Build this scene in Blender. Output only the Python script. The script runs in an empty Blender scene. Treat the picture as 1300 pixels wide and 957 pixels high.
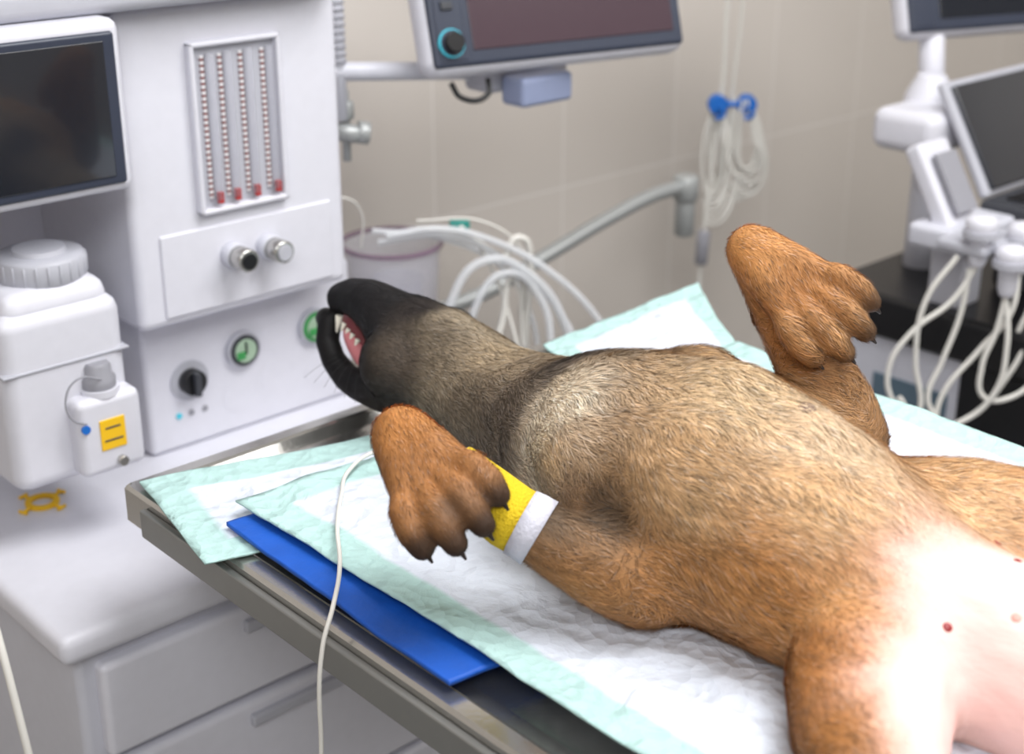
import bpy, bmesh, math, random
import numpy as np
from mathutils import Vector, Matrix, Euler, noise
from mathutils.bvhtree import BVHTree
random.seed(3); np.random.seed(3)
D=bpy.data; S=bpy.context.scene; COL=S.collection
S.view_settings.view_transform='Standard'

def lin(c):
    out=[]
    for v in c[:3]:
        v=v/255.0
        out.append(v/12.92 if v<=0.04045 else ((v+0.055)/1.055)**2.4)
    return tuple(out)
# ------------------------------------------------------------------ materials
def mat(name,col,rough=.5,metal=0,bump=0,bscale=60,trans=0,emit=0,alpha=1,var=0,coat=0,spec=.5):
    m=D.materials.new(name); m.use_nodes=True; n=m.node_tree.nodes; l=m.node_tree.links
    b=n['Principled BSDF']; c=lin(col)
    b.inputs['Base Color'].default_value=(*c,1); b.inputs['Roughness'].default_value=rough
    b.inputs['Metallic'].default_value=metal; b.inputs['Transmission Weight'].default_value=trans
    b.inputs['Alpha'].default_value=alpha; b.inputs['Coat Weight'].default_value=coat
    b.inputs['Specular IOR Level'].default_value=spec
    if emit: b.inputs['Emission Color'].default_value=(*c,1); b.inputs['Emission Strength'].default_value=emit
    tc=n.new('ShaderNodeTexCoord'); nz=n.new('ShaderNodeTexNoise'); nz.inputs['Scale'].default_value=bscale; nz.inputs['Detail'].default_value=4
    l.new(tc.outputs['Object'],nz.inputs['Vector'])
    if bump:
        bp=n.new('ShaderNodeBump'); bp.inputs['Strength'].default_value=bump; bp.inputs['Distance'].default_value=.003
        l.new(nz.outputs['Fac'],bp.inputs['Height']); l.new(bp.outputs['Normal'],b.inputs['Normal'])
    v=var if var else .04
    mx=n.new('ShaderNodeMixRGB'); mx.inputs['Color1'].default_value=(*[x*(1-v) for x in c],1); mx.inputs['Color2'].default_value=(*[min(1,x*(1+v)) for x in c],1)
    l.new(nz.outputs['Fac'],mx.inputs['Fac']); l.new(mx.outputs['Color'],b.inputs['Base Color'])
    return m
M={}
M['white']=mat('white_plastic',(216,216,225),.38)
M['white2']=mat('white_plastic_cool',(202,203,213),.4)
M['grey']=mat('grey_plastic',(150,150,158),.45)
M['lgrey']=mat('light_grey_plastic',(182,183,192),.45)
M['dgrey']=mat('dark_grey_plastic',(58,60,66),.45)
M['black']=mat('black_plastic',(18,18,21),.35)
M['glass']=mat('screen_glass',(30,34,42),.12,coat=.5)
M['navy']=mat('navy_bezel',(52,58,74),.35)
M['maroon']=mat('screen_glass_warm',(74,58,66),.2,coat=.3)
M['steel']=mat('brushed_steel',(190,188,184),.22,.9,bump=.05,bscale=200)
M['dsteel']=mat('dark_steel',(150,151,150),.4,.8)
M['satin']=mat('satin_tube',(165,168,168),.4,.35)
M['blue']=mat('blue_plastic',(30,110,200),.4)
M['bluesheet']=mat('blue_sheet',(12,84,184),.6,bump=.8,bscale=40,var=.2)
M['yellow']=mat('yellow_plastic',(245,195,30),.5)
M['bandage']=mat('yellow_bandage',(235,200,30),.85,bump=1,bscale=500,var=.15)
M['tape']=mat('white_tape',(205,205,218),.8,bump=.4,bscale=300)
M['red']=mat('red_plastic',(170,50,50),.4)
M['green']=mat('green_plastic',(60,150,80),.4)
M['cyan']=mat('cyan_light',(70,180,200),.4,emit=.25)
M['cable']=mat('white_cable',(222,220,214),.45)
M['hose']=mat('clear_hose',(225,228,232),.2,alpha=.55)
M['clear']=mat('clear_plastic',(206,206,218),.12,alpha=.24)
M['purple']=mat('purple_rim',(130,100,125),.3,alpha=.55)
M['rubber']=mat('rubber',(30,30,30),.7)
M['ceil']=mat('ceiling_paint',(235,235,232),.8)
M['floorm']=mat('floor_vinyl',(150,150,148),.5,var=.1,bscale=8)
M['tongue']=mat('tongue_flesh',(214,128,134),.3,bump=.3,bscale=150)
M['tooth']=mat('tooth_enamel',(240,235,220),.25)
M['nose']=mat('nose_leather',(14,13,14),.3,bump=.6,bscale=400)
M['claw']=mat('claw_horn',(40,32,30),.35)
M['blood']=mat('dried_blood',(130,20,25),.4)

def wall_mat():
    m=D.materials.new('wall_tiles'); m.use_nodes=True; n=m.node_tree.nodes; l=m.node_tree.links; b=n['Principled BSDF']
    g=n.new('ShaderNodeNewGeometry'); sp=n.new('ShaderNodeSeparateXYZ'); l.new(g.outputs['Position'],sp.inputs[0])
    ad=n.new('ShaderNodeMath'); ad.operation='ADD'; l.new(sp.outputs['X'],ad.inputs[0]); l.new(sp.outputs['Y'],ad.inputs[1])
    cb=n.new('ShaderNodeCombineXYZ'); l.new(ad.outputs[0],cb.inputs[0]); l.new(sp.outputs['Z'],cb.inputs[1])
    mp=n.new('ShaderNodeMapping'); mp.inputs['Location'].default_value=(.38+.02,-.2,0); l.new(cb.outputs[0],mp.inputs[0])
    br=n.new('ShaderNodeTexBrick'); br.offset=0; br.inputs['Scale'].default_value=1; br.inputs['Brick Width'].default_value=.3333; br.inputs['Row Height'].default_value=.6
    br.inputs['Mortar Size'].default_value=.0022; br.inputs['Mortar Smooth'].default_value=.2
    br.inputs['Color1'].default_value=(*lin((216,209,202)),1); br.inputs['Color2'].default_value=(*lin((212,205,198)),1); br.inputs['Mortar'].default_value=(*lin((230,225,220)),1)
    l.new(mp.outputs[0],br.inputs['Vector']); l.new(br.outputs['Color'],b.inputs['Base Color']); b.inputs['Roughness'].default_value=.3
    return m
M['wall']=wall_mat()

def pad_mat():
    m=D.materials.new('absorbent_pad'); m.use_nodes=True; n=m.node_tree.nodes; l=m.node_tree.links; b=n['Principled BSDF']
    a=n.new('ShaderNodeAttribute'); a.attribute_name='border'; 
    mx=n.new('ShaderNodeMixRGB'); mx.inputs['Color1'].default_value=(*lin((216,223,236)),1); mx.inputs['Color2'].default_value=(*lin((178,211,208)),1)
    l.new(a.outputs['Fac'],mx.inputs['Fac']); l.new(mx.outputs[0],b.inputs['Base Color']); b.inputs['Roughness'].default_value=.75
    tc=n.new('ShaderNodeTexCoord'); vo=n.new('ShaderNodeTexVoronoi'); vo.inputs['Scale'].default_value=70; l.new(tc.outputs['Object'],vo.inputs['Vector'])
    nz=n.new('ShaderNodeTexNoise'); nz.inputs['Scale'].default_value=22; nz.inputs['Detail'].default_value=6; nz.inputs['Distortion'].default_value=.6; l.new(tc.outputs['Object'],nz.inputs['Vector'])
    ad=n.new('ShaderNodeMath'); ad.operation='MULTIPLY_ADD'; ad.inputs[1].default_value=.35; l.new(vo.outputs['Distance'],ad.inputs[0]); l.new(nz.outputs['Fac'],ad.inputs[2])
    bp=n.new('ShaderNodeBump'); bp.inputs['Strength'].default_value=1; bp.inputs['Distance'].default_value=.010
    l.new(ad.outputs[0],bp.inputs['Height']); l.new(bp.outputs['Normal'],b.inputs['Normal'])
    return m
M['pad']=pad_mat()

# ------------------------------------------------------------------ helpers
def empty(name,loc=(0,0,0),rz=0):
    e=D.objects.new(name,None); e.empty_display_size=.05; COL.objects.link(e)
    e.matrix_world=Matrix.Translation(loc)@Matrix.Rotation(rz,4,'Z'); return e
def fin(o,parent,smooth=True):
    COL.objects.link(o)
    if parent:
        o.parent=parent
        if not parent.get('local'): o.matrix_parent_inverse=parent.matrix_world.inverted()
    return o
def mesh_obj(name,bm,m,parent,smooth=True):
    me=D.meshes.new(name); bm.to_mesh(me); bm.free()
    if smooth:
        for p in me.polygons: p.use_smooth=True
    me.materials.append(m); return fin(D.objects.new(name,me),parent)
def box(name,lo,hi,m,parent=None,bev=.004,rot=None,seg=3):
    bm=bmesh.new(); bmesh.ops.create_cube(bm,size=1)
    c=[(a+b)/2 for a,b in zip(lo,hi)]; s=[abs(b-a) for a,b in zip(lo,hi)]
    bmesh.ops.scale(bm,vec=s,verts=bm.verts)
    bev=min(bev,min(s)*.48)
    if bev>0: bmesh.ops.bevel(bm,geom=bm.edges[:],offset=bev,segments=seg,affect='EDGES',profile=.5)
    o=mesh_obj(name,bm,m,parent,smooth=False)
    for p in o.data.polygons: p.use_smooth=True
    md=o.modifiers.new('wn','WEIGHTED_NORMAL'); md.keep_sharp=False
    mw=Matrix.Translation(c)
    if rot is not None: mw=mw@rot
    o.matrix_basis=mw
    return o
def cyl(name,p0,p1,r,m,parent=None,r2=None,seg=32,bev=.15):
    p0=Vector(p0);p1=Vector(p1); r2=r if r2 is None else r2
    L=(p1-p0).length; bm=bmesh.new()
    e=min(r,r2,L/2)*bev
    prof=[(0,0),(r-e,0),(r,e),(r2,L-e),(r2-e,L),(0,L)]
    rings=[]
    for (rr,z) in prof:
        if rr<=1e-9: rings.append([bm.verts.new((0,0,z))])
        else: rings.append([bm.verts.new((rr*math.cos(2*math.pi*i/seg),rr*math.sin(2*math.pi*i/seg),z)) for i in range(seg)])
    for a,b in zip(rings,rings[1:]):
        for i in range(seg):
            j=(i+1)%seg
            if len(a)==1: bm.faces.new((a[0],b[j],b[i]))
            elif len(b)==1: bm.faces.new((a[i],a[j],b[0]))
            else: bm.faces.new((a[i],a[j],b[j],b[i]))
    o=mesh_obj(name,bm,m,parent,smooth=False)
    for p in o.data.polygons: p.use_smooth = len(p.vertices)==4
    q=(p1-p0).to_track_quat('Z','Y').to_matrix().to_4x4()
    o.matrix_basis=Matrix.Translation(p0)@q
    return o
def lathe(name,prof,loc,m,parent=None,axis=(0,0,1),seg=40):
    bm=bmesh.new(); rings=[]
    for (rr,z) in prof:
        if rr<=1e-9: rings.append([bm.verts.new((0,0,z))])
        else: rings.append([bm.verts.new((rr*math.cos(2*math.pi*i/seg),rr*math.sin(2*math.pi*i/seg),z)) for i in range(seg)])
    for a,b in zip(rings,rings[1:]):
        for i in range(seg):
            j=(i+1)%seg
            if len(a)==1 and len(b)==1: continue
            if len(a)==1: bm.faces.new((a[0],b[j],b[i]))
            elif len(b)==1: bm.faces.new((a[i],a[j],b[0]))
            else: bm.faces.new((a[i],a[j],b[j],b[i]))
    o=mesh_obj(name,bm,m,parent)
    md=o.modifiers.new('es','EDGE_SPLIT'); md.split_angle=math.radians(50)
    o.matrix_basis=Matrix.Translation(loc)@Vector(axis).to_track_quat('Z','Y').to_matrix().to_4x4()
    return o
def tube(name,pts,r,m,parent=None,cyclic=False):
    cu=D.curves.new(name,'CURVE'); cu.dimensions='3D'; cu.bevel_depth=r; cu.bevel_resolution=4; cu.use_fill_caps=True
    sp=cu.splines.new('BEZIER'); sp.bezier_points.add(len(pts)-1)
    for bp,p in zip(sp.bezier_points,pts):
        bp.co=p; bp.handle_left_type='AUTO'; bp.handle_right_type='AUTO'
    sp.use_cyclic_u=cyclic; sp.resolution_u=10
    cu.materials.append(m); return fin(D.objects.new(name,cu),parent)

# ------------------------------------------------------------------ camera
TH=math.radians(21.3); YAW=math.radians(42.5)
cam=D.cameras.new('camera'); co=D.objects.new('camera',cam); COL.objects.link(co)
co.location=(0,0,1.55); co.rotation_euler=(math.pi/2-TH,0,-YAW)
cam.lens=50; cam.sensor_width=36; cam.shift_y=-.0342; cam.clip_start=.02
cam.dof.use_dof=True; cam.dof.focus_distance=1.25; cam.dof.aperture_fstop=4.2
S.camera=co

# ------------------------------------------------------------------ room
box('floor',(-1.8,-2.2,-.05),(4.6,2.0,0),M['floorm'],bev=0)
box('ceiling',(-1.8,-2.2,2.9),(4.6,2.0,2.95),M['ceil'],bev=0)
box('wall_back',(-1.8,1.98,0),(4.6,2.05,2.9),M['wall'],bev=0)
box('wall_left',(-1.85,-2.2,0),(-1.8,1.98,2.9),M['wall'],bev=0)
box('wall_right',(4.6,-2.2,0),(4.65,2.05,2.9),M['wall'],bev=0)
box('wall_front',(-1.8,-2.25,0),(4.6,-2.2,2.9),M['wall'],bev=0)

# ------------------------------------------------------------------ operating table
tb=empty('operating_table',(.92,.4,0))
def tray():
    bm=bmesh.new()
    x0,x1,y0,y1=.57,1.27,-.35,1.195
    def ring(ins,z): return [bm.verts.new(v) for v in ((x0+ins,y0+ins,z),(x1-ins,y0+ins,z),(x1-ins,y1-ins,z),(x0+ins,y1-ins,z))]
    rs=[ring(.004,.862),ring(0,.866),ring(0,.902),ring(.003,.905),ring(.018,.905),ring(.022,.903),ring(.030,.893),ring(.046,.891)]
    bm.faces.new(rs[0][::-1])
    for a,b in zip(rs,rs[1:]):
        for i in range(4):
            j=(i+1)%4; bm.faces.new((a[i],a[j],b[j],b[i]))
    bm.faces.new(rs[-1])
    bmesh.ops.bevel(bm,geom=[e for e in bm.edges if abs(e.verts[0].co.z-e.verts[1].co.z)>.001 ],offset=.003,segments=2,affect='EDGES')
    return mesh_obj('tray_top',bm,M['steel'],tb,smooth=False)
tray()
box('side_rail_near',(.562,-.3,.866),(.57,1.15,.896),M['dsteel'],tb,.002)
box('under_frame',(.66,-.2,.80),(1.18,1.05,.862),M['dsteel'],tb,.006)
box('column',(.80,.2,.08),(1.04,.6,.80),M['white2'],tb,.02)
box('base_plate',(.62,-.1,.02),(1.22,.95,.09),M['dsteel'],tb,.02)

# ------------------------------------------------------------------ pads
def sheet(name,corners,m,z=.91,nx=80,ny=80,border=.04,amp=.004,seed=0,parent=None,lift=None,thick=.002):
    A,B,C,E=[Vector((*c[:2],c[2] if len(c)>2 else z)) for c in corners]
    bm=bmesh.new(); vs=[]
    wu=(B-A).length; wv=(E-A).length; bd=[]
    for j in range(ny+1):
        for i in range(nx+1):
            u=i/nx;v=j/ny
            p=(A*(1-u)+B*u)*(1-v)+(E*(1-u)+C*u)*v
            q=Vector((p.x*9+seed,p.y*9,seed))
            n1=noise.noise(q); n2=noise.noise(Vector((p.x*35+seed*3,p.y*35,4)))
            dxy=Vector((noise.noise(Vector((p.x*6,p.y*6,seed+9))),noise.noise(Vector((p.x*6,p.y*6,seed+19))),0))*.006
            p=p+dxy; p.z+=amp*abs(n1)*1.6+amp*.35*n2+.002
            d=min(u*wu,(1-u)*wu,v*wv,(1-v)*wv)
            bd.append(1.0 if d<border else 0.0)
            vs.append(bm.verts.new(p))
    for j in range(ny):
        for i in range(nx):
            k=j*(nx+1)+i; bm.faces.new((vs[k],vs[k+1],vs[k+nx+2],vs[k+nx+1]))
    o=mesh_obj(name,bm,m,parent)
    at=o.data.attributes.new('border','FLOAT','POINT'); at.data.foreach_set('value',bd)
    md=o.modifiers.new('s','SOLIDIFY'); md.thickness=thick; md.offset=1
    return o
sheet('absorbent_pad',[(.545,.995),(1.15,.82),(1.20,1.00),(.578,1.176)],M['pad'],z=.906,seed=1,border=.035,amp=.003)
sheet('absorbent_pad',[(1.0,.88),(1.27,.98),(1.405,1.165,.925),(1.12,1.165)],M['pad'],z=.913,seed=5,border=.035,amp=.004)
sheet('blue_drape',[(.583,.705),(.70,.69),(.70,1.03),(.590,1.035)],M['bluesheet'],z=.9105,seed=8,border=0,amp=.002,thick=.004)
sheet('absorbent_pad',[(.616,.15),(1.22,.12),(1.285,1.00),(.616,1.055)],M['pad'],z=.9205,seed=3,border=.035,amp=.006,nx=120,ny=140)

# ------------------------------------------------------------------ anesthesia machine
am=empty('anesthesia_machine',(.8,1.6,0))
W=M['white']
box('cart_top',(.49,1.205,.715),(1.12,1.92,.75),W,am,.012)
box('cart_body',(.51,1.225,.14),(1.10,1.90,.716),M['white2'],am,.01)
for i,(a,b) in enumerate(((.585,.70),(.40,.575),(.16,.39))):
    box('drawer_%d'%(i+1),(.53,1.208,a),(1.08,1.235,b),W,am,.008)
    box('drawer_handle_%d'%(i+1),(.70,1.20,b-.03),(.92,1.21,b-.015),M['lgrey'],am,.003)
for i,(x,y) in enumerate(((.56,1.28),(1.05,1.28),(.56,1.84),(1.05,1.84))):
    cyl('wheel_%d'%(i+1),(x-.015,y,.05),(x+.015,y,.05),.05,M['rubber'],am)
    cyl('wheel_stem_%d'%(i+1),(x,y,.05),(x,y,.15),.012,M['dsteel'],am)
box('upper_panel',(.742,1.46,.943),(1.045,1.9,1.322),W,am,.012)
box('lower_panel',(.77,1.52,.75),(1.09,1.9,.95),W,am,.008)
box('left_back_panel',(.50,1.70,.75),(.78,1.9,1.14),W,am,.006)
box('left_upper_body',(.42,1.50,1.12),(.75,1.9,1.32),W,am,.01)
box('top_slab',(.38,1.42,1.325),(1.03,1.92,1.36),M['lgrey'],am,.012)
box('flowmeter_back',(.835,1.4585,1.08),(.948,1.462,1.272),M['lgrey'],am,.0005)
for n_,lo,hi in (('l',(.829,1.449,1.074),(.836,1.462,1.279)),('r',(.947,1.449,1.074),(.954,1.462,1.279)),('t',(.829,1.449,1.272),(.954,1.462,1.279)),('b',(.829,1.449,1.074),(.954,1.462,1.081))):
    box('flowmeter_frame_'+n_,lo,hi,W,am,.003)
def tick_mat():
    m=D.materials.new('flow_scale'); m.use_nodes=True; n=m.node_tree.nodes; l=m.node_tree.links; b=n['Principled BSDF']
    tc=n.new('ShaderNodeTexCoord'); wv=n.new('ShaderNodeTexWave'); wv.bands_direction='Z'; wv.inputs['Scale'].default_value=45
    l.new(tc.outputs['Object'],wv.inputs['Vector']); r=n.new('ShaderNodeValToRGB'); r.color_ramp.elements[0].position=.55; r.color_ramp.elements[0].color=(*lin((226,224,226)),1)
    r.color_ramp.elements[1].position=.7; r.color_ramp.elements[1].color=(*lin((130,70,70)),1)
    l.new(wv.outputs['Fac'],r.inputs[0]); l.new(r.outputs[0],b.inputs['Base Color']); return m
tm=tick_mat()
for i,x in enumerate((.850,.874,.902,.932)):
    cyl('flow_tube_%d'%(i+1),(x+.006,1.452,1.09),(x+.006,1.452,1.265),.0055,M['clear'],am)
    box('flow_scale_%d'%(i+1),(x-.004,1.4555,1.092),(x+.0005,1.459,1.262),tm,am,.0003)
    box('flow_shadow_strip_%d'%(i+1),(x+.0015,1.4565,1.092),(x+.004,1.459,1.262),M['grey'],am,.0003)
    box('flow_red_%d'%(i+1),(x+.003,1.447,1.086),(x+.010,1.454,1.100),M['red'],am,.001)
box('knob_plate',(.775,1.4565,.955),(1.02,1.462,1.058),W,am,.005)
for i,(x,mm) in enumerate(((.869,M['black']),(.920,M['lgrey']))):
    cyl('flow_knob_collar_%d'%(i+1),(x,1.458,1.018),(x,1.44,1.018),.016,M['white2'],am)
    cyl('flow_knob_%d'%(i+1),(x,1.442,1.018),(x,1.416,1.018),.0145,M['steel'],am)
    cyl('flow_knob_cap_%d'%(i+1),(x,1.417,1.018),(x,1.414,1.018),.010,mm,am)
cyl('switch_dish',(.831,1.521,.842),(.831,1.517,.842),.027,M['lgrey'],am)
cyl('selector_switch',(.831,1.518,.842),(.831,1.503,.842),.017,M['black'],am)
box('selector_grip',(.827,1.494,.826),(.835,1.505,.858),M['dgrey'],am,.002)
for i,(x,z) in enumerate(((.911,.864),(1.025,.868))):
    cyl('gauge_ring_%d'%(i+1),(x,1.521,z),(x,1.512,z),.025,M['lgrey'],am)
    cyl('gauge_face_%d'%(i+1),(x,1.513,z),(x,1.510,z),.021,M['dgrey'] if i==0 else M['green'],am)
    cyl('gauge_dial_%d'%(i+1),(x,1.511,z),(x,1.508,z),.016,mat('gauge_pale_green',(165,190,165),.4),am)
    box('gauge_needle_%d'%(i+1),(x-.001,1.506,z-.004),(x+.001,1.509,z+.012),M['black'],am,0)
    box('gauge_sector_%d'%(i+1),(x-.014,1.5065,z-.010),(x-.002,1.509,z+.0),M['green'],am,0)
for i,(x,z) in enumerate(((.96,.81),(1.03,.80),(.965,.865),(.90,.80))):
    cyl('embossed_disc_%d'%(i+1),(x,1.521,z),(x,1.5195,z),.022,W,am)
for i,x in enumerate((.812,.83,.85)):
    cyl('indicator_%d'%(i+1),(x,1.521,.797),(x,1.518,.797),.004,M['cyan'] if i==0 else M['grey'],am)
box('screen_bezel',(.40,1.40,1.138),(.722,1.50,1.325),W,am,.012)
box('screen_frame',(.408,1.396,1.148),(.712,1.405,1.312),M['navy'],am,.006)
box('screen_glass',(.418,1.3945,1.158),(.698,1.398,1.303),M['glass'],am,.001)

# ------------------------------------------------------------------ vaporizer
vp=empty('anesthetic_vaporizer',(.61,1.42,.82))
box('mount_block',(.56,1.50,.86),(.66,1.699,1.0),M['lgrey'],vp,.01)
box('body',(.540,1.385,.825),(.684,1.52,1.03),W,vp,.018)
box('shoulder',(.552,1.395,1.01),(.676,1.51,1.050),W,vp,.018)
lathe('dial',[(0,0),(.047,0),(.049,.003),(.049,.024),(.046,.028),(.03,.029),(.028,.034),(0,.034)],(.624,1.45,1.047),M['lgrey'],vp)
for i in range(24):
    a=2*math.pi*i/24; c_=math.cos(a);s_=math.sin(a)
    cyl('dial_rib_%d'%i,(.624+.049*c_,1.45+.049*s_,1.051),(.624+.049*c_,1.45+.049*s_,1.071),.0014,M['lgrey'],vp,seg=8)
box('lock_lever',(.548,1.47,1.05),(.578,1.52,1.10),M['grey'],vp,.006)
box('body_band',(.5385,1.383,.965),(.6855,1.45,.968),M['lgrey'],vp,.001)
box('filler_block',(.606,1.362,.832),(.684,1.42,.925),W,vp,.010)
lathe('filler_neck',[(0,0),(.022,0),(.022,.008),(0,.008)],(.645,1.384,.922),W,vp)
lathe('filler_cap',[(0,0),(.018,0),(.019,.003),(.019,.012),(.015,.016),(.015,.026),(.012,.030),(0,.030)],(.645,1.384,.929),M['grey'],vp)
box('yellow_label',(.630,1.3605,.862),(.660,1.3635,.898),M['yellow'],vp,.0005)
box('label_text',(.636,1.360,.887),(.654,1.3615,.889),M['dgrey'],vp,0)
box('label_text_2',(.634,1.360,.872),(.656,1.3615,.874),M['dgrey'],vp,0)
cyl('drain_screw',(.652,1.363,.845),(.652,1.355,.845),.006,M['steel'],vp)
tube('retainer_wire',[(.640,1.366,.945),(.612,1.364,.953),(.597,1.365,.935),(.60,1.362,.910),(.615,1.36,.90)],.0012,M['grey'],vp)
cyl('blue_dot',(.614,1.364,.893),(.614,1.36,.893),.005,M['blue'],vp)

kt=empty('yellow_bottle_adapter',(.611,1.50,.753))
lathe('ring',[(.013,0),(.020,0),(.020,.004),(.013,.004),(.013,0)],(.611,1.50,.7505),M['yellow'],kt)
for i in range(4):
    a=math.radians(20+90*i); c_=math.cos(a);s_=math.sin(a)
    cyl('tab_%d'%i,(.611+.019*c_,1.50+.019*s_,.7525),(.611+.031*c_,1.50+.031*s_,.7525),.002,M['yellow'],kt)
    cyl('tab_end_%d'%i,(.611+.031*c_-.006*s_,1.50+.031*s_+.006*c_,.7525),(.611+.031*c_+.006*s_,1.50+.031*s_-.006*c_,.7525),.002,M['yellow'],kt)

# ------------------------------------------------------------------ patient monitors
def monitor(name,left,yaw,tilt,w,h,glassmat,knob=True):
    e=empty(name,left,yaw); e['local']=1
    T=Matrix.Rotation(-tilt,4,'X')
    def lb(n,lo,hi,m,bev):
        o=box(n,lo,hi,m,e,bev); o.matrix_basis=T@o.matrix_basis; return o
    lb('housing',(0,0,-.004),(w,.05,h),M['white'],.02)
    lb('front_bezel',(.008,-.003,.006),(w-.008,.01,h-.008),M['navy'],.012)
    lb('screen',(.068,-.005,.026),(w-.026,.0,h-.03),glassmat,.002)
    lb('control_strip',(.016,-.0045,.014),(.058,0,h-.03),M['navy'],.002)
    if knob:
        for (n,a,b,r,m) in (('knob_ring',-.001,-.008,.0195,M['cyan']),('knob_base',-.003,-.010,.0175,M['navy']),('knob',-.005,-.020,.0135,M['black'])):
            o=cyl(n,(.035,a,.038),(.035,b,.038),r,m,e); o.matrix_basis=T@o.matrix_basis
        lb('button_1',(.026,-.008,.082),(.044,-.004,.094),M['dgrey'],.002)
        lb('button_2',(.026,-.008,.105),(.044,-.004,.117),M['dgrey'],.002)
    return e
mon=monitor('patient_monitor',(1.205,1.475,1.192),math.atan2(-.087,.417),math.radians(17),.43,.30,M['maroon'])
ar=empty('wall_support_arm',(1.3,1.6,1.18))
box('swivel_block',(1.34,1.51,1.140),(1.50,1.57,1.182),M['lgrey'],ar,.01)
box('blue_mount',(1.36,1.46,1.125),(1.46,1.51,1.168),mat('mount_blue_grey',(140,150,180),.4),ar,.008)
cyl('arm_bar',(1.05,1.62,1.195),(1.40,1.54,1.165),.013,M['white2'],ar)
tube('loop_cable',[(1.26,1.50,1.17),(1.27,1.49,1.15),(1.31,1.48,1.15),(1.32,1.49,1.17)],.004,M['black'],ar)
rg=empty('gas_scavenger_valve',(1.14,1.6,1.15))
cyl('slotted_tube',(1.14,1.6,1.12),(1.14,1.6,1.33),.013,M['lgrey'],rg)
for i in range(12): cyl('slot_ring_%d'%i,(1.14,1.6,1.20+i*.01),(1.14,1.6,1.203+i*.01),.0145,M['grey'],rg)
cyl('steel_stem',(1.152,1.6,1.06),(1.152,1.6,1.16),.006,M['satin'],rg)
cyl('steel_valve',(1.135,1.6,1.105),(1.16,1.58,1.10),.013,M['satin'],rg)
cyl('steel_cap',(1.16,1.585,1.103),(1.175,1.577,1.10),.016,M['satin'],rg)
cyl('stem_tip',(1.152,1.6,1.12),(1.152,1.6,1.145),.012,M['satin'],rg)
cyl('wall_link',(1.04,1.6,1.13),(1.15,1.6,1.13),.008,M['satin'],rg)

ba=empty('bag_support_arm',(1.6,1.6,.85))
tube('bent_tube',[(1.09,1.66,.78),(1.25,1.63,.785),(1.40,1.605,.80),(1.55,1.6,.838),(1.70,1.6,.873),(1.80,1.6,.890),(1.875,1.6,.892)],.0125,M['satin'],ba)
cyl('socket',(1.885,1.6,.80),(1.885,1.6,.905),.018,M['satin'],ba)
cyl('socket_head',(1.885,1.6,.865),(1.885,1.6,.91),.023,M['satin'],ba)
cyl('socket_foot',(1.885,1.6,.80),(1.885,1.6,.815),.013,M['satin'],ba)

sc=empty('suction_canister',(1.24,1.6,.8))
lathe('jar',[(0,0),(.060,0),(.066,.004),(.074,.14),(.071,.14),(.063,.006),(0,.006)],(1.24,1.62,.775),M['clear'],sc)
lathe('rim',[(.072,0),(.078,0),(.079,.003),(.078,.006),(.072,.006),(.072,0)],(1.24,1.62,.914),M['purple'],sc)
lathe('base_band',[(.061,0),(.069,0),(.070,.012),(.062,.012),(.061,0)],(1.24,1.62,.775),M['purple'],sc)
lathe('inner_cup',[(.03,0),(.034,0),(.040,.06),(.038,.06),(.03,.002)],(1.25,1.62,.80),M['clear'],sc)
box('bracket',(1.04,1.60,.765),(1.30,1.66,.775),M['lgrey'],sc,.003)
tube('wire',[(1.12,1.60,1.01),(1.14,1.59,1.01),(1.165,1.59,.985),(1.17,1.60,.93)],.0015,M['cable'],sc)

bh=empty('breathing_hose_bundle',(1.35,1.5,.85))
hs=[
 [(1.20,1.58,.945),(1.27,1.54,.95),(1.33,1.50,.93),(1.40,1.45,.88),(1.46,1.40,.80),(1.50,1.37,.70)],
 [(1.20,1.60,.93),(1.29,1.54,.935),(1.35,1.50,.90),(1.40,1.47,.85),(1.43,1.42,.77),(1.44,1.40,.68)],
 [(1.26,1.52,.74),(1.27,1.52,.84),(1.32,1.50,.90),(1.38,1.46,.87),(1.42,1.43,.79),(1.43,1.42,.70)],
 [(1.29,1.50,.72),(1.30,1.50,.83),(1.345,1.48,.88),(1.385,1.45,.84),(1.39,1.43,.76),(1.38,1.43,.70)],
 [(1.19,1.60,.95),(1.28,1.56,.93),(1.37,1.52,.875),(1.41,1.50,.80),(1.42,1.48,.70)],
 [(1.32,1.49,.72),(1.345,1.49,.80),(1.375,1.49,.87),(1.385,1.49,.80),(1.39,1.49,.70)],
 [(1.35,1.49,.90),(1.37,1.48,.93),(1.39,1.48,.86),(1.385,1.48,.78),(1.39,1.49,.70)],
]
for i,h in enumerate(hs):
    tube('hose_%d'%(i+1),h,(.0055,.005,.007,.006,.0045,.005,.005)[i],M['hose'] if i<5 else M['cable'],bh)
cyl('teal_connector',(1.30,1.555,.947),(1.325,1.54,.945),.007,mat('teal_plastic',(60,160,150),.4),bh)
tube('thin_line_1',[(1.25,1.57,.96),(1.34,1.52,.95),(1.39,1.49,.90),(1.41,1.47,.82)],.002,M['cable'],bh)
tube('thin_line_2',[(1.25,1.57,.95),(1.32,1.53,.93),(1.37,1.49,.86),(1.37,1.47,.76)],.002,M['cable'],bh)
tube('thin_line_3',[(1.30,1.53,.95),(1.33,1.52,.91),(1.35,1.50,.85),(1.36,1.47,.76)],.003,M['cable'],bh)

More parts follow.
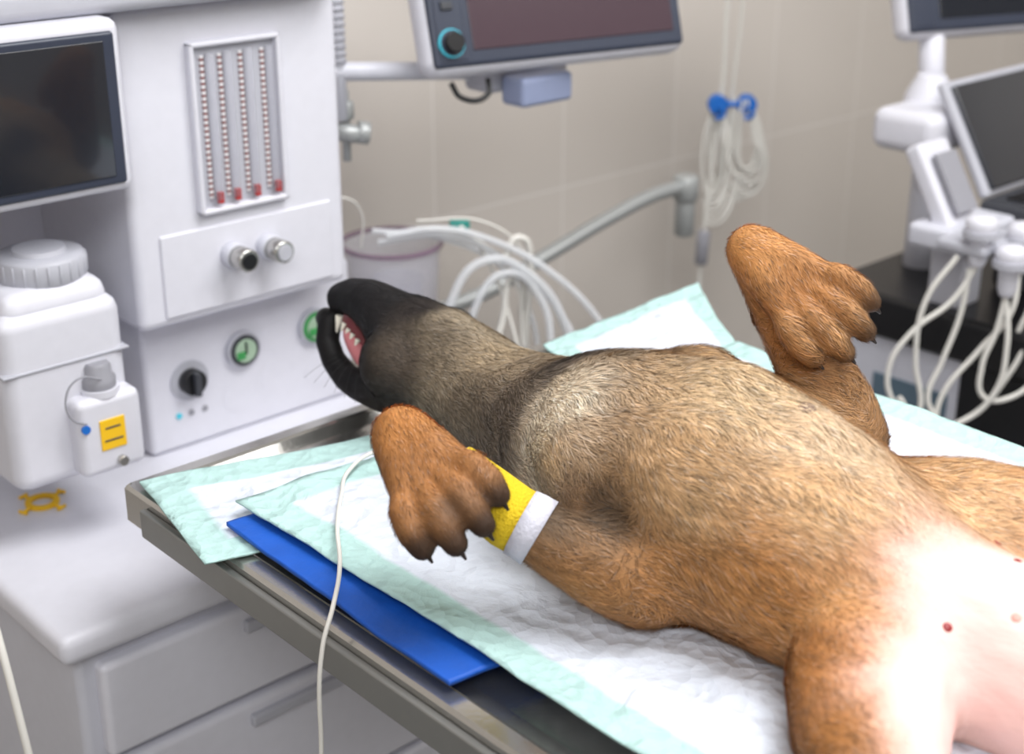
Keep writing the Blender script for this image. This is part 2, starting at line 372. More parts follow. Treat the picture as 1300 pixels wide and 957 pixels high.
# ------------------------------------------------------------------ hanging cable coil on hooks
Rv=Vector((.7373,-.6756,0)); Zv=Vector((0,0,1))
hk=empty('cable_hook_rack',(2.163,1.729,.99))
o0=Vector((2.163,1.729,.978))
def HP(x,z,d=0): return o0+Rv*x+Zv*z+Vector((.6756,.7373,0))*d
for i,x in enumerate((-.028,.028)):
    cyl('blue_hook_%d'%(i+1),HP(x,0,-.012),HP(x,0,.012),.019,M['blue'],hk)
    tube('hook_prong_%d'%(i+1),[HP(x,0,-.02),HP(x+.01,-.015,-.022),HP(x-.005,-.025,-.02)],.004,M['blue'],hk)
cyl('hook_bar',HP(-.03,0),HP(.03,0),.006,M['blue'],hk)
tube('wall_stem',[HP(0,0,.01),Vector((2.30,1.84,.95)),Vector((2.47,1.985,.905))],.006,M['lgrey'],hk)
for i in range(9):
    w=.012+.0040*i; zb=-.125-.009*i; dd=-.012+.004*i; sk=.010*math.sin(i*2.1)
    tube('loop_right_%d'%i,[HP(.025-w*.5,.01,dd),HP(.022-w*.8+sk,-.07,dd),HP(.024-w*.7+sk,zb+.02,dd),HP(.034+sk,zb,dd),HP(.044+w*.5+sk,zb+.03,dd),HP(.034+w*.7,-.06,dd),HP(.026,.012,dd)],.0032,M['cable'],hk)
for i in range(6):
    sk=.006*math.sin(i*1.7)
    tube('loop_left_%d'%i,[HP(-.028,.012,i*.004),HP(-.050+.009*i,-.06,i*.004),HP(-.048+.007*i+sk,-.15,i*.004),HP(-.034,-.18-.012*i),HP(-.012+.006*i+sk,-.14),HP(-.018+.003*i,-.05),HP(-.02,.01)],.0032,M['cable'],hk)
tube('drop_cable',[HP(-.012,.35),HP(-.02,.18),HP(-.02,.05),HP(-.03,-.1),HP(-.04,-.22),HP(-.042,-.26)],.0045,M['cable'],hk)
tube('drop_cable_2',[HP(.012,.35),HP(.008,.15),HP(.0,.0),HP(.01,-.1)],.0035,M['cable'],hk)
cyl('inline_connector',HP(-.042,-.255),HP(-.045,-.325),.013,M['grey'],hk)
tube('lower_cable',[HP(-.045,-.32),HP(-.048,-.42),HP(-.06,-.55),HP(-.05,-.7)],.004,M['cable'],hk)

# ------------------------------------------------------------------ ultrasound cart on right
uc=empty('ultrasound_cart',(2.1,1.1,0))
box('cart_deck',(1.93,.70,.70),(2.42,1.33,.775),M['black'],uc,.012)
box('front_panel',(1.945,.74,.50),(2.40,1.30,.702),M['white2'],uc,.01)
box('lower_body',(1.96,.76,.12),(2.38,1.28,.50),M['dgrey'],uc,.02)
box('panel_label',(1.942,1.08,.585),(1.947,1.22,.635),mat('label_slate',(90,110,125),.4),uc,.001)
box('panel_right',(1.938,.76,.50),(1.95,1.06,.70),M['black'],uc,.003)
for i in range(4): cyl('panel_button_%d'%i,(1.942,1.25-.03*i,.55),(1.938,1.25-.03*i,.55),.006,M['grey'],uc)
for i,(x,y) in enumerate(((2.0,.82),(2.34,.82),(2.0,1.22),(2.34,1.22))):
    cyl('wheel_%d'%i,(x-.015,y,.06),(x+.015,y,.06),.06,M['rubber'],uc)
cyl('column',(2.12,1.26,.77),(2.12,1.26,1.03),.03,M['white2'],uc)
box('column_head',(2.03,1.21,.985),(2.19,1.33,1.055),M['white'],uc,.02)
cyl('neck',(2.20,1.32,1.04),(2.21,1.34,1.16),.022,M['white'],uc)
lathe('neck_boot',[(0,0),(.045,0),(.040,.02),(.024,.05),(0,.05)],(2.16,1.30,1.045),M['white'],uc)
tl=Matrix.Rotation(math.radians(-31),4,'X')
def tilted(n,bl,w,h,t,m,bev=.004,off=0):
    o=box(n,(0,-off,0),(w,-off+t,h),m,uc,bev)
    o.matrix_basis=Matrix.Translation(bl)@tl@o.matrix_basis; return o
tilted('display_shell',(2.07,1.122,.933),.36,.20,.016,M['lgrey'],.006)
tilted('display_glass',(2.085,1.122,.943),.33,.18,.01,M['glass'],.003,.003)
box('keyboard_base',(2.06,.88,.90),(2.44,1.13,.93),M['dgrey'],uc,.008)
box('keyboard_keys',(2.09,.93,.928),(2.42,1.10,.934),M['black'],uc,.002)
box('keyboard_support',(2.10,.95,.77),(2.38,1.12,.90),M['dgrey'],uc,.02)
tilted('side_unit',(1.925,1.096,.912),.085,.145,.03,M['white'],.008,.0)
tilted('side_unit_screen',(1.94,1.096,.935),.055,.10,.01,M['grey'],.002,.003)
box('side_unit_base',(1.90,1.06,.88),(2.06,1.16,.918),M['white2'],uc,.01)
box('side_post',(1.96,1.09,.77),(2.03,1.15,.89),M['white2'],uc,.01)
pr=empty('ultrasound_probe_holder',(1.88,1.0,.85))
p0=Vector((1.87,1.017,.932))
def PP(x,z,d=0): return p0+Rv*x+Zv*z+Vector((.6756,.7373,0))*d
for i,(x,z,d) in enumerate(((0,.0,.0),(.042,-.04,-.02),(.075,-.02,.03))):
    lathe('probe_%d'%i,[(0,0),(.010,0),(.014,.01),(.015,.035),(.022,.055),(.024,.068),(.018,.076),(0,.078)],PP(x,z-.045,d),M['white'],pr)
    lathe('probe_ring_%d'%i,[(.017,0),(.026,0),(.026,.01),(.017,.01),(.017,0)],PP(x,z,d),M['lgrey'],pr)
box('holder_bar',tuple(PP(.03,-.02,.03)-Vector((.06,.02,.008))),tuple(PP(.03,-.02,.03)+Vector((.06,.06,.008))),M['lgrey'],pr,.005)
cables=[
 [PP(0,-.045),PP(-.03,-.10),PP(-.085,-.15),PP(-.115,-.21),PP(-.10,-.27),PP(-.04,-.31),PP(.02,-.29),PP(.07,-.22),PP(.10,-.14)],
 [PP(.042,-.085,-.02),PP(.035,-.14,-.02),PP(.02,-.20,-.02),PP(.03,-.25,-.02),PP(.07,-.25,-.02),PP(.12,-.20,-.02)],
 [PP(-.01,-.05),PP(-.015,-.12),PP(-.035,-.2),PP(-.05,-.26),PP(-.03,-.30)],
 [PP(-.03,-.03),PP(-.07,-.10),PP(-.075,-.2),PP(-.06,-.27),PP(-.07,-.33)],
 [PP(.075,-.06,.03),PP(.06,-.12),PP(.02,-.18),PP(-.03,-.26),PP(-.03,-.34)],
 [PP(.042,-.085,-.02),PP(.05,-.16,-.03),PP(.04,-.24,-.03),PP(.0,-.29,-.02),PP(-.06,-.30,-.02),PP(-.10,-.25,-.02)],
 [PP(.11,-.02,.02),PP(.10,-.10,.02),PP(.08,-.18,.02),PP(.09,-.26,.02),PP(.12,-.30,.02)],
]
for i,c_ in enumerate(cables): tube('probe_cable_%d'%i,c_,.0042,M['cable'],pr)
mon2=monitor('patient_monitor',(2.13,1.336,1.157),math.atan2(-.084,.239),math.radians(17),.42,.30,M['glass'],False)

sh=empty('supply_shelf',(1.75,.75,.35))
box('shelf_top',(1.50,.55,.40),(1.88,1.0,.43),M['lgrey'],sh,.008)
for i,(x,y) in enumerate(((1.53,.58),(1.85,.58),(1.53,.97),(1.85,.97))): cyl('leg_%d'%i,(x,y,0),(x,y,.40),.012,M['dsteel'],sh)
for i,(x,y,r,h) in enumerate(((1.76,.86,.03,.11),(1.82,.80,.028,.09),(1.83,.90,.025,.12),(1.76,.76,.03,.08))):
    b=lathe('medicine_bottle',[(0,0),(r,0),(r,h*.7),(r*.5,h*.85),(r*.5,h),(0,h)],(x,y,.431),(M['white'],M['grey'],M['white2'],M['clear'])[i])

tube('iv_line',[(.80,1.00,.94),(.765,1.033,.935),(.72,1.02,.933),(.686,.985,.933),(.645,.935,.935),(.600,.87,.935),(.570,.838,.928),(.552,.83,.90),(.545,.83,.80),(.54,.84,.60),(.52,.86,.3),(.50,.9,.02)],.0020,M['cable'])
tube('oxygen_hose',[(.46,1.45,1.0),(.44,1.30,.90),(.43,1.22,.82),(.425,1.17,.72),(.43,1.15,.55),(.45,1.2,.3),(.47,1.25,.02)],.004,M['cable'])

# ------------------------------------------------------------------ the dog
dog=empty('dog',(.85,.6,.92))
balls=[]
def ball(p,r,s=(1,1,1)): balls.append((Vector(p),r,s))
def chain(pts,k=.28):
    for (a,b) in zip(pts,pts[1:]):
        pa=Vector(a[:3]);pb=Vector(b[:3]); L=(pb-pa).length; n=max(2,int(L/(min(a[3],b[3])*k)))
        for i in range(n+1):
            t=i/n; ball(pa.lerp(pb,t),a[3]*(1-t)+b[3]*t)
# trunk
chain([(.864,.92,.976,.067),(.852,.87,.982,.073),(.842,.82,.992,.082),(.830,.74,1.008,.098),(.825,.645,1.012,.106),(.825,.56,1.003,.097),(.828,.49,.989,.081),(.832,.43,.978,.070),(.845,.30,.978,.068),(.85,.20,.98,.060)])
chain([(.845,.86,.998,.045),(.835,.80,1.032,.044),(.83,.73,1.070,.042),(.83,.64,1.084,.042),(.83,.56,1.07,.040)])
chain([(.80,.80,1.010,.046),(.778,.74,1.028,.054)])
chain([(.880,.80,1.028,.044),(.90,.74,1.045,.050)])
# neck + head : throat, jaw angles, lower jaw wedge
chain([(.864,.92,.976,.067),(.870,.965,.973,.062),(.877,1.03,.978,.058),(.880,1.095,.982,.057)])
chain([(.876,1.00,1.005,.035),(.880,1.06,1.016,.034),(.883,1.12,1.018,.033)])
ball((.846,1.10,.987),.042); ball((.912,1.10,.992),.042)
chain([(.880,1.095,.988,.056),(.882,1.13,1.001,.044),(.884,1.165,1.013,.033),(.885,1.20,1.019,.0265),(.885,1.228,1.018,.0220),(.882,1.244,1.013,.0190)])
chain([(.870,1.10,.960,.047),(.861,1.135,.941,.031),(.855,1.17,.931,.0200),(.854,1.205,.936,.0155),(.856,1.232,.949,.0140),(.860,1.248,.966,.0135),(.867,1.252,.985,.0140)])
for sx in (-1,1):
    chain([(.885+.03*sx,1.07,.945,.022),(.885+.045*sx,1.05,.937,.018),(.885+.055*sx,1.03,.932,.010)])
chain([(.85,.18,.96,.03),(.85,.10,.94,.024),(.86,.0,.938,.02),(.88,-.12,.935,.014)])
def paw(w,tip,s,size=1.0,LS=1.0):
    w=Vector(w);tip=Vector(tip);d=(tip-w).normalized();L=(tip-w).length
    s=Vector(s); s=(s-d*s.dot(d)).normalized(); n=s.cross(d)
    if n.dot(Vector((-.6,-.65,.45)))<0: n=-n
    ball(w-d*.004,.0215*size)
    m1=w+d*L*.30+n*.005; m2=w+d*L*.52+n*.004
    for q in (-1,-.33,.33,1):
        chain([(*(w+s*q*.003),.0210*size),(*(m1+s*q*.012*size),.0170*size),(*(m2+s*q*.020*size),.0128*size)])
    tips=[];gaps=[]
    for k,q in enumerate((-1,-.36,.36,1)):
        ll=L*(1.04 if abs(q)<.5 else .90)
        b0=w+d*L*.48+s*q*.020*size+n*.004
        b1=w+d*ll*.74+s*q*.0285*size+n*.009*size
        b2=w+d*ll*.91+s*q*.0320*size+n*.004
        b3=w+d*ll*1.02+s*q*.0320*size-n*.004
        chain([(*b0,.0108*size),(*b1,.0114*size),(*b2,.0110*size),(*b3,.0092*size)],.2)
        tips.append((b3+d*.003,(d*.75-n*.65).normalized(),b3))
    for q in (-.68,0,.68):
        gaps.append(w+d*L*.80+s*q*.0300*size+n*.006); gaps.append(w+d*L*.92+s*q*.0315*size+n*.002)
    ball(w+d*L*.66-n*.014*size,.018*size)
    return tips,d,s,n,gaps
nl=[(.80,.735,.995,.060),(.768,.69,.982,.053),(.745,.655,.968,.046),(.715,.672,.980,.037),(.690,.704,.998,.0275),(.672,.735,1.014,.0225),(.657,.775,1.036,.0210),(.645,.818,1.058,.0220)]
chain(nl)
near=paw((.640,.829,1.060),(.620,.731,1.026),(.64,-.30,.37),1.10)
fl=[(.895,.72,1.03,.060),(.955,.67,1.01,.052),(1.0,.652,1.005,.042),(.998,.668,1.04,.036),(.990,.695,1.08,.0300),(.982,.724,1.125,.0250),(.978,.746,1.160,.0235)]
chain(fl)
far=paw((.978,.746,1.163),(.983,.645,1.112),(.645,-.285,.582),1.08)
chain([(.79,.455,.975,.066),(.755,.450,.970,.061),(.715,.425,.968,.055),(.675,.392,.965,.047),(.655,.372,.960,.040)])
chain([(.655,.372,.960,.040),(.668,.28,.952,.032),(.675,.19,.947,.022),(.67,.10,.946,.018),(.665,.03,.944,.020)])
chain([(.885,.54,.995,.066),(.925,.485,1.000,.066),(.965,.41,.997,.064),(1.03,.34,.98,.054),(1.08,.28,.967,.042)])
chain([(1.08,.28,.967,.042),(1.09,.18,.955,.028),(1.08,.1,.947,.02),(1.08,.02,.944,.018),(1.08,-.04,.946,.020)])

def build_body():
    ico=bmesh.new(); bmesh.ops.create_icosphere(ico,subdivisions=3,radius=1)
    V0=np.array([v.co[:] for v in ico.verts]); F0=np.array([[v.index for v in f.verts] for f in ico.faces]); ico.free()
    Vs=[];Fs=[];k=0
    for p,r,s in balls:
        Vs.append(V0*r*np.array(s)+np.array(p)); Fs.append(F0+k); k+=len(V0)
    V=np.concatenate(Vs);F=np.concatenate(Fs)
    me=D.meshes.new('tmp'); me.from_pydata(V.tolist(),[],F.tolist()); o=D.objects.new('tmp',me); COL.objects.link(o)
    md=o.modifiers.new('r','REMESH'); md.mode='VOXEL'; md.voxel_size=.0026
    dg=bpy.context.evaluated_depsgraph_get(); me2=D.meshes.new_from_object(o.evaluated_get(dg)); 
    D.objects.remove(o); me2.name='dog_body'; return me2
me=build_body()
nv=len(me.vertices); co_=np.empty(nv*3); me.vertices.foreach_get('co',co_); co_=co_.reshape(-1,3)
ed=np.empty(len(me.edges)*2,dtype=np.int64); me.edges.foreach_get('vertices',ed); ed=ed.reshape(-1,2)
deg=np.bincount(ed.ravel(),minlength=nv)[:,None]
wp=np.ones(nv)
for c_,r_ in (((.628,.77,1.035),.085),((.985,.69,1.14),.085),((.87,1.21,.97),.08)):
    dd=np.linalg.norm(co_-np.array(c_),axis=1); wp=np.minimum(wp,np.clip((dd-r_)/.05,0,1))
for it in range(80):
    acc=np.zeros_like(co_); np.add.at(acc,ed[:,0],co_[ed[:,1]]); np.add.at(acc,ed[:,1],co_[ed[:,0]])
    av=acc/deg; f=.5*(wp if it>=2 else np.ones(nv)); co_=co_+(av-co_)*f[:,None]
co_[:,2]=np.maximum(co_[:,2],.9255)
me.vertices.foreach_set('co',co_.ravel()); me.update()
no_=np.empty(nv*3); me.vertices.foreach_get('normal',no_); no_=no_.reshape(-1,3)
rel=np.array([noise.noise(Vector((p[0]*22,p[1]*14,p[2]*22)))*.0030+noise.noise(Vector((p[0]*70,p[1]*35,p[2]*70)))*.0011 for p in co_])
co_+=no_*(rel*(.2+.8*wp))[:,None]
me.vertices.foreach_set('co',co_.ravel()); me.update(); no_r=np.empty(nv*3); me.vertices.foreach_get('normal',no_r); no_=no_r.reshape(-1,3)

BLK=(17,15,17);GR=(150,134,114);GRL=(184,168,144);FW=(204,156,106);OR=(182,126,74);CR=(238,222,198);PK=(236,200,194);COLR=(78,68,62)
ND=near[1];FD=far[1]
AN=[
(.885,1.24,1.01,.050,BLK,.0025,(0,-1,.1)),(.884,1.19,1.01,.050,BLK,.003,(0,-1,.1)),(.86,1.20,.95,.05,BLK,.002,(0,-1,0)),(.86,1.25,.97,.03,BLK,.001,(0,-1,0)),
(.90,1.14,1.03,.045,BLK,.004,(0,-1,0)),(.85,1.14,.99,.042,BLK,.004,(0,-1,0)),(.83,1.12,.96,.035,(34,30,29),.004,(0,-1,0)),
(.87,1.10,1.04,.028,(46,40,38),.005,(0,-1,0)),(.84,1.075,1.00,.028,(88,77,67),.007,(0,-1,-.1)),(.82,1.08,.95,.03,(54,47,44),.006,(0,-1,0)),
(.90,1.03,1.04,.035,GRL,.010,(0,-1,0)),(.86,1.04,1.03,.022,(132,118,100),.010,(0,-1,0)),(.84,1.01,.98,.032,(154,138,116),.011,(0,-1,-.2)),(.81,1.0,.95,.03,(106,93,80),.011,(0,-1,-.2)),(.87,.96,1.04,.036,(176,156,128),.011,(0,-1,0)),
(.82,.95,.98,.035,(128,113,95),.012,(0,-1,-.2)),(.90,.89,1.04,.030,(176,150,118),.012,(.3,-1,0)),(.85,.90,1.03,.026,(154,136,113),.013,(0,-1,0)),(.81,.89,1.0,.025,(120,106,92),.013,(0,-1,0)),
(.875,.825,1.085,.018,(90,78,68),.014,(.3,-1,0)),(.850,.830,1.080,.022,COLR,.014,(.2,-1,0)),(.825,.838,1.055,.022,(84,74,66),.014,(-.1,-1,0)),(.798,.848,1.015,.022,(94,82,72),.014,(-.3,-1,0)),
(.775,.785,1.03,.028,CR,.015,(-.5,-1,0)),(.79,.76,1.06,.028,CR,.015,(-.3,-1,.1)),(.802,.795,1.062,.016,(214,196,168),.015,(0,-1,0)),(.765,.74,1.02,.022,(220,200,172),.014,(-.6,-.7,0)),
(.785,.70,1.055,.020,(116,95,76),.013,(-.3,-1,0)),(.765,.685,1.03,.018,(128,102,78),.011,(-.5,-.6,0)),(.81,.73,1.085,.014,(132,113,93),.013,(-.2,-1,0)),
(.92,.82,1.06,.045,(180,144,104),.012,(.3,-1,0)),(.87,.775,1.10,.026,(158,134,108),.013,(.3,-1,0)),(.83,.765,1.10,.020,(168,146,120),.013,(.1,-1,0)),(.88,.72,1.12,.045,(188,154,114),.012,(.2,-1,0)),(.83,.69,1.11,.026,(186,158,124),.012,(-.1,-1,0)),
(.82,.63,1.12,.045,(212,184,146),.010,(0,-1,0)),(.92,.64,1.09,.06,(188,144,98),.010,(.2,-1,-.2)),(.76,.62,1.05,.04,(206,168,124),.010,(-.2,-1,-.3)),(.72,.60,.99,.04,(192,138,86),.010,(-.2,-1,-.3)),
(.83,.55,1.10,.045,(222,194,160),.008,(0,-1,0)),(.74,.54,1.0,.05,(204,146,88),.009,(-.1,-1,-.2)),(.92,.56,1.07,.05,(206,162,114),.009,(.2,-1,0)),(.78,.53,1.07,.035,(220,180,134),.008,(0,-1,0)),
(.70,.47,.98,.045,(192,132,76),.008,(-.3,-1,0)),(.75,.48,1.02,.032,(206,154,102),.007,(-.2,-1,0)),(.93,.50,1.06,.045,(212,168,120),.009,(.4,-1,0)),(.97,.43,1.06,.05,(210,162,112),.009,(.4,-1,0)),(.89,.455,1.05,.030,(216,176,132),.007,(.2,-1,0)),(.93,.42,1.05,.035,(214,170,124),.007,(.4,-1,0)),(1.02,.38,1.0,.06,FW,.009,(.4,-1,0)),
(.79,.405,1.04,.040,PK,0,(0,-1,0)),(.83,.395,1.05,.034,PK,0,(0,-1,0)),(.80,.35,1.05,.05,PK,0,(0,-1,0)),(.86,.35,1.05,.042,PK,0,(0,-1,0)),(.85,.27,1.05,.06,PK,0,(0,-1,0)),(.77,.36,1.02,.045,PK,0,(0,-1,0)),(.735,.385,1.02,.034,PK,0,(0,-1,0)),(.71,.375,1.005,.032,PK,0,(0,-1,0)),(.70,.34,.99,.03,PK,0,(0,-1,0)),
(.645,.41,.98,.035,OR,.008,(-.3,-1,0)),(.66,.1,.95,.08,OR,.006,(0,-1,0)),(1.08,.2,.95,.1,OR,.006,(0,-1,0)),(.85,0,.94,.1,FW,.02,(0,-1,0)),
(.742,.66,.97,.035,(176,126,80),.009,(-.6,.5,.2)),(.76,.66,1.00,.024,(160,122,86),.010,(-.6,.3,.1)),(.69,.70,1.02,.018,(98,80,62),.006,(-.4,.7,.3)),(.725,.67,1.01,.026,(94,78,63),.008,(-.5,.6,.3)),(.705,.675,.96,.03,(188,136,84),.006,(-.5,.6,.3)),
(.655,.79,1.045,.03,OR,.006,(-.2,.9,.2)),(.640,.83,1.07,.035,(192,132,76),.006,tuple(ND)),(.628,.78,1.055,.035,(174,120,72),.006,tuple(ND)),(.620,.742,1.038,.014,(112,82,58),.004,tuple(ND)),
(1.0,.66,1.03,.03,(140,102,66),.007,(0,.4,.9)),(.99,.70,1.09,.03,(190,132,78),.006,(0,.4,.9)),(.98,.745,1.165,.035,(202,144,86),.006,tuple(FD)),(.98,.69,1.135,.035,(182,126,74),.006,tuple(FD)),(.96,.67,1.0,.03,(96,78,60),.009,(0,.4,.9)),
]
for tp in (near,far):
    for (_,dd_,b3) in tp[0]: AN.append((*b3,.0115,(44,34,30),.0025,tuple(tp[1])))
    for g_ in tp[4]: AN.append((*g_,.0048,(58,42,32),.004,tuple(tp[1])))  # shade between the toes, painted into the coat colour
A_p=np.array([a[:3] for a in AN]);A_r=np.array([a[3] for a in AN]);A_c=np.array([lin(a[4]) for a in AN]);A_l=np.array([a[5] for a in AN]);A_f=np.array([a[6] for a in AN],float)
A_f/=np.linalg.norm(A_f,axis=1,keepdims=True)
def field(P):
    near_p=np.minimum(np.linalg.norm(P-np.array((.628,.77,1.035)),axis=1),np.linalg.norm(P-np.array((.983,.69,1.14)),axis=1))
    k=np.clip((near_p-.06)/.05,.15,1)[:,None]
    jit=np.stack([np.sin(P[:,1]*70+P[:,0]*40),np.sin(P[:,2]*80+P[:,1]*33),np.sin(P[:,0]*75+P[:,2]*50)],1)*.005+np.stack([np.sin(P[:,1]*190+P[:,2]*90),np.sin(P[:,0]*170+P[:,1]*73),np.sin(P[:,0]*155+P[:,2]*150)],1)*.0025
    P=P+jit*k
    d=np.linalg.norm(P[:,None,:]-A_p[None],axis=2)/A_r[None]
    w=1/(d**4+.06); w/=w.sum(1,keepdims=True)
    return w@A_c,w@A_l,w@A_f
colv,lenv,flowv=field(co_)
nzv=np.array([noise.noise(Vector((p[0]*45,p[1]*18,p[2]*45)))*.20+noise.noise(Vector(p*160))*.08 for p in co_])
colb=np.clip(colv*(1+nzv[:,None]*np.clip(lenv/.004,0.3,1)[:,None]),0,1)
ca=me.color_attributes.new('Col','FLOAT_COLOR','POINT')
ca.data.foreach_set('color',np.concatenate([colb*.9,np.ones((nv,1))],1).ravel())
for p in me.polygons: p.use_smooth=True
def fur_mat(name,rough,bump):
    m=D.materials.new(name); m.use_nodes=True; n=m.node_tree.nodes; l=m.node_tree.links; b=n['Principled BSDF']
    a=n.new('ShaderNodeAttribute'); a.attribute_name='Col'; l.new(a.outputs['Color'],b.inputs['Base Color']); b.inputs['Roughness'].default_value=rough
    b.inputs['Specular IOR Level'].default_value=.3
    if bump:
        tc=n.new('ShaderNodeTexCoord'); mp=n.new('ShaderNodeMapping'); mp.inputs['Scale'].default_value=(1,.35,1); nz=n.new('ShaderNodeTexNoise'); nz.inputs['Scale'].default_value=260; nz.inputs['Detail'].default_value=5
        l.new(tc.outputs['Object'],mp.inputs[0]); l.new(mp.outputs[0],nz.inputs['Vector']); bp=n.new('ShaderNodeBump'); bp.inputs['Strength'].default_value=.25; bp.inputs['Distance'].default_value=.002
        l.new(nz.outputs['Fac'],bp.inputs['Height']); l.new(bp.outputs['Normal'],b.inputs['Normal'])
    return m
me.materials.append(fur_mat('dog_skin',.6,1))
body=fin(D.objects.new('body',me),dog)

def build_fur(N):
    me.calc_loop_triangles(); tri=np.empty(len(me.loop_triangles)*3,dtype=np.int64); me.loop_triangles.foreach_get('vertices',tri); tri=tri.reshape(-1,3)
    a,b,c=co_[tri[:,0]],co_[tri[:,1]],co_[tri[:,2]]
    ar=np.linalg.norm(np.cross(b-a,c-a),axis=1); cen=(a+b+c)/3
    lt=lenv[tri].mean(1); ar=ar*(lt>.0012)*(cen[:,2]>.930)*(cen[:,1]>.2)
    ti=np.random.choice(len(tri),N,p=ar/ar.sum()); u=np.random.rand(N,1);v=np.random.rand(N,1); f=((u+v)>1)[:,0]; u[f]=1-u[f]; v[f]=1-v[f]
    P=a[ti]*(1-u-v)+b[ti]*u+c[ti]*v
    nn=no_[tri[ti,0]]*(1-u-v)+no_[tri[ti,1]]*u+no_[tri[ti,2]]*v; nn/=np.linalg.norm(nn,axis=1,keepdims=True)
    C,Ln,Fl=field(P)
    lum=C.mean(1,keepdims=True)
    cl=np.stack([np.sin(P[:,1]*60+P[:,2]*50+np.sin(P[:,0]*90)*2),np.sin(P[:,0]*80)*.3,np.sin(P[:,0]*75+P[:,1]*58+np.sin(P[:,2]*80)*2)],1)
    Fl=Fl+np.random.randn(N,3)*.15+cl*.26
    Fl-=nn*(Fl*nn).sum(1,keepdims=True); Fl/=np.linalg.norm(Fl,axis=1,keepdims=True)+1e-9
    # fur breaks up into slightly darker and lighter locks
    lock=np.sin(P[:,0]*310+np.sin(P[:,1]*95)*2.5+P[:,2]*120)*np.sin(P[:,2]*290+np.sin(P[:,1]*80+P[:,0]*60)*2.5)
    C=C*(1+.20*lock*np.clip(Ln/.010,0,1))[:,None]
    Ln=(Ln*(.7+.8*np.random.rand(N)))[:,None]
    side=np.cross(nn,Fl)
    wd=np.clip(Ln*.03,.00016,.00032)
    p0=P-nn*.0005; p1=P+Fl*Ln*.5+nn*Ln*.15; p2=P+Fl*Ln+nn*Ln*.19
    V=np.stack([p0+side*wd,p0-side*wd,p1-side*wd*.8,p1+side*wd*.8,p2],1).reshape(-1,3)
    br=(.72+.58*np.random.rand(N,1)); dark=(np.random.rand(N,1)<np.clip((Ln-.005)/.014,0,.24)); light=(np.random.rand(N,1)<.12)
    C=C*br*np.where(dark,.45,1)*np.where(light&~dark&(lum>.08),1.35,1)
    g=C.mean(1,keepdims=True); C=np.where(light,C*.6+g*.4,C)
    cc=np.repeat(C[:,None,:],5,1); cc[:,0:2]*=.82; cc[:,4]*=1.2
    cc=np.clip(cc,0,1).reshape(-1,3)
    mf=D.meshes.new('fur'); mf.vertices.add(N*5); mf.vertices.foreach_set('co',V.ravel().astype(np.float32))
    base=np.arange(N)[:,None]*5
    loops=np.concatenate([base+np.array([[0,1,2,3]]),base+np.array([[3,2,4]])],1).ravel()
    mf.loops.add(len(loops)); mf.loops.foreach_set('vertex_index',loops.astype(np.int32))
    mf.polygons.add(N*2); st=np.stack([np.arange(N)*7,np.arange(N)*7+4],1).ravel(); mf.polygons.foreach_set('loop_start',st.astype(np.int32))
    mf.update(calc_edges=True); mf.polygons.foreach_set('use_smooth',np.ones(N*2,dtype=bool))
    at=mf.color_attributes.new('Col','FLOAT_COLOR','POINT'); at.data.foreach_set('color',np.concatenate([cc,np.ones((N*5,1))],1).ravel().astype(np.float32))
    nrm=np.repeat(nn[:,None,:]+Fl[:,None,:]*.1+np.random.randn(N,1,3)*.12,5,1).reshape(-1,3); nrm/=np.linalg.norm(nrm,axis=1,keepdims=True)
    mf.normals_split_custom_set_from_vertices(nrm.tolist())
    mf.materials.append(fur_mat('dog_fur',.6,0)); return fin(D.objects.new('fur',mf),dog)
build_fur(240000)

def blob(name,p,s,m,rot=None,parent=dog):
    bm=bmesh.new(); bmesh.ops.create_uvsphere(bm,u_segments=24,v_segments=16,radius=1); o=mesh_obj(name,bm,m,parent)
    mw=Matrix.Translation(p)
    if rot is not None: mw=mw@rot
    o.matrix_basis=mw@Matrix.Diagonal((*s,1)); return o
RX=Matrix.Rotation(.66,4,'X')
blob('gum',(.873,1.196,.976),(.014,.042,.018),mat('gum',(120,56,62),.35),RX)
blob('tongue',(.861,1.188,.968),(.009,.034,.0105),M['tongue'],RX)
for i,(x,y,z,h) in enumerate(((.864,1.228,1.001,.019),(.862,1.216,.996,.009),(.861,1.207,.992,.008),(.860,1.198,.989,.008),(.860,1.189,.985,.008))):
    cyl('tooth_%d'%i,(x,y,z),(x-.004,y+.001,z-h),.0046 if i==0 else .0032,M['tooth'],dog,r2=.0014,seg=12)
blob('nose',(.867,1.260,.989),(.012,.009,.012),M['nose'])
for (tips,d,s,n,_g),nm in ((near,'near'),(far,'far')):
    for i,(p,dd,_) in enumerate(tips):
        cyl('claw_%s_%d'%(nm,i),p,p+dd*.012,.0036,M['claw'],dog,r2=.001,seg=12)
for i in range(6):
    b0=Vector((.855,1.18+.007*i,.960)); tube('whisker_%d'%i,[b0,b0+Vector((-.02,.01*(i-3)*.6,-.010)),b0+Vector((-.035,.012*(i-3),-.025))],.0002,M['black'],dog)
bv=BVHTree.FromPolygons([Vector(v) for v in co_],[tuple(p.vertices) for p in me.polygons])
for i,(x,y,m_,r) in enumerate(((.775,.410,M['blood'],.0035),(.88,.435,M['blood'],.0035),(.853,.405,M['blood'],.003),(.83,.575,mat('navel',(108,84,72),.7),.007),(.80,.375,mat('nipple',(206,150,140),.6),.0035))):
    h=bv.ray_cast(Vector((x,y,1.4)),Vector((0,0,-1)))
    if h[0]: blob('spot_%d'%i,h[0],(r,r,.0012 if i!=3 else .002),m_,h[1].to_track_quat('Z','Y').to_matrix().to_4x4())
bd=empty('catheter_bandage',(.66,.75,1.03))
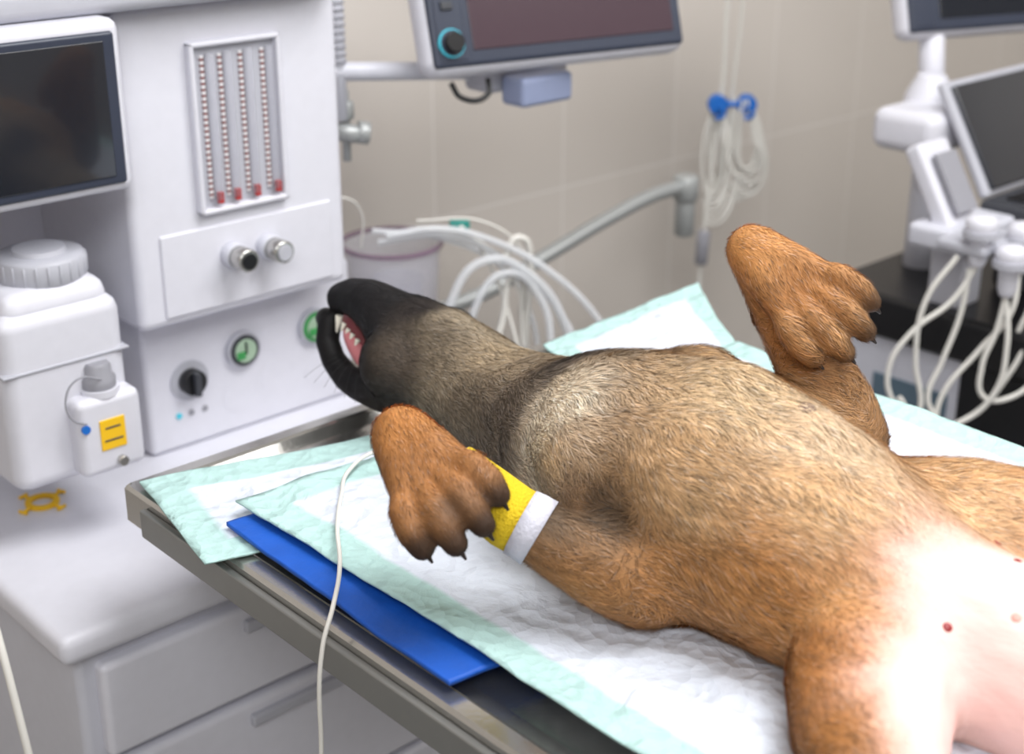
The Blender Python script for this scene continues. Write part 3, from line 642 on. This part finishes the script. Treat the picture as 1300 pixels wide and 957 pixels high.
def sleeve(name,pts,m,parent,seg=36,wob=.0006):
    bm=bmesh.new(); rings=[]; pts=[(Vector(p[:3]),p[3]) for p in pts]
    for k,(p,r) in enumerate(pts):
        d=(pts[min(k+1,len(pts)-1)][0]-pts[max(k-1,0)][0]).normalized(); q=d.to_track_quat('Z','Y')
        rings.append([bm.verts.new(p+q@Vector(((r+random.uniform(-wob,wob))*math.cos(2*math.pi*i/seg),(r+random.uniform(-wob,wob))*math.sin(2*math.pi*i/seg),0))) for i in range(seg)])
    for a,b in zip(rings,rings[1:]):
        for i in range(seg): bm.faces.new((a[i],a[(i+1)%seg],b[(i+1)%seg],b[i]))
    o=mesh_obj(name,bm,m,parent); md=o.modifiers.new('s','SOLIDIFY'); md.thickness=.0015; md.offset=1; return o
sleeve('tape_band',[(.684,.714,1.003,.0275),(.680,.721,1.007,.0268),(.676,.728,1.0105,.0262)],M['tape'],bd)
sleeve('yellow_wrap',[(.677,.727,1.010,.0252),(.672,.735,1.014,.0252),(.665,.755,1.025,.0245),(.654,.784,1.040,.0240)],M['bandage'],bd)

# ------------------------------------------------------------------ lights
def area(name,loc,target,size,e,col=(1,1,1)):
    l=D.lights.new(name,'AREA'); l.size=size; l.energy=e; l.color=col; o=D.objects.new(name,l); COL.objects.link(o)
    o.location=loc; o.rotation_euler=(Vector(target)-Vector(loc)).to_track_quat('-Z','Y').to_euler(); return o
area('ceiling_light',(1.2,.3,2.85),(1.2,.3,0),1.2,52,(1,1,1))
area('frontal_fill_light',(-.6,-.6,2.8),(.4,.8,.8),1.2,50,(.98,.99,1))  # added camera-side fill for frontal light, not a known fixture
area('ceiling_light_rear',(2.6,-.3,2.85),(2.4,1.2,.5),1.2,44,(1,.99,.98))
sp=D.lights.new('surgical_spot','SPOT'); sp.energy=52; sp.spot_size=math.radians(15); sp.spot_blend=1; sp.shadow_soft_size=.10; sp.color=(1,.96,.90)
so=D.objects.new('surgical_spot',sp); COL.objects.link(so); so.location=(.45,-.30,2.2); so.rotation_euler=(Vector((.755,.280,1.0))-Vector(so.location)).to_track_quat('-Z','Y').to_euler()
w=D.worlds.new('world'); S.world=w; w.use_nodes=True; w.node_tree.nodes['Background'].inputs[0].default_value=(.8,.85,.9,1); w.node_tree.nodes['Background'].inputs[1].default_value=.3
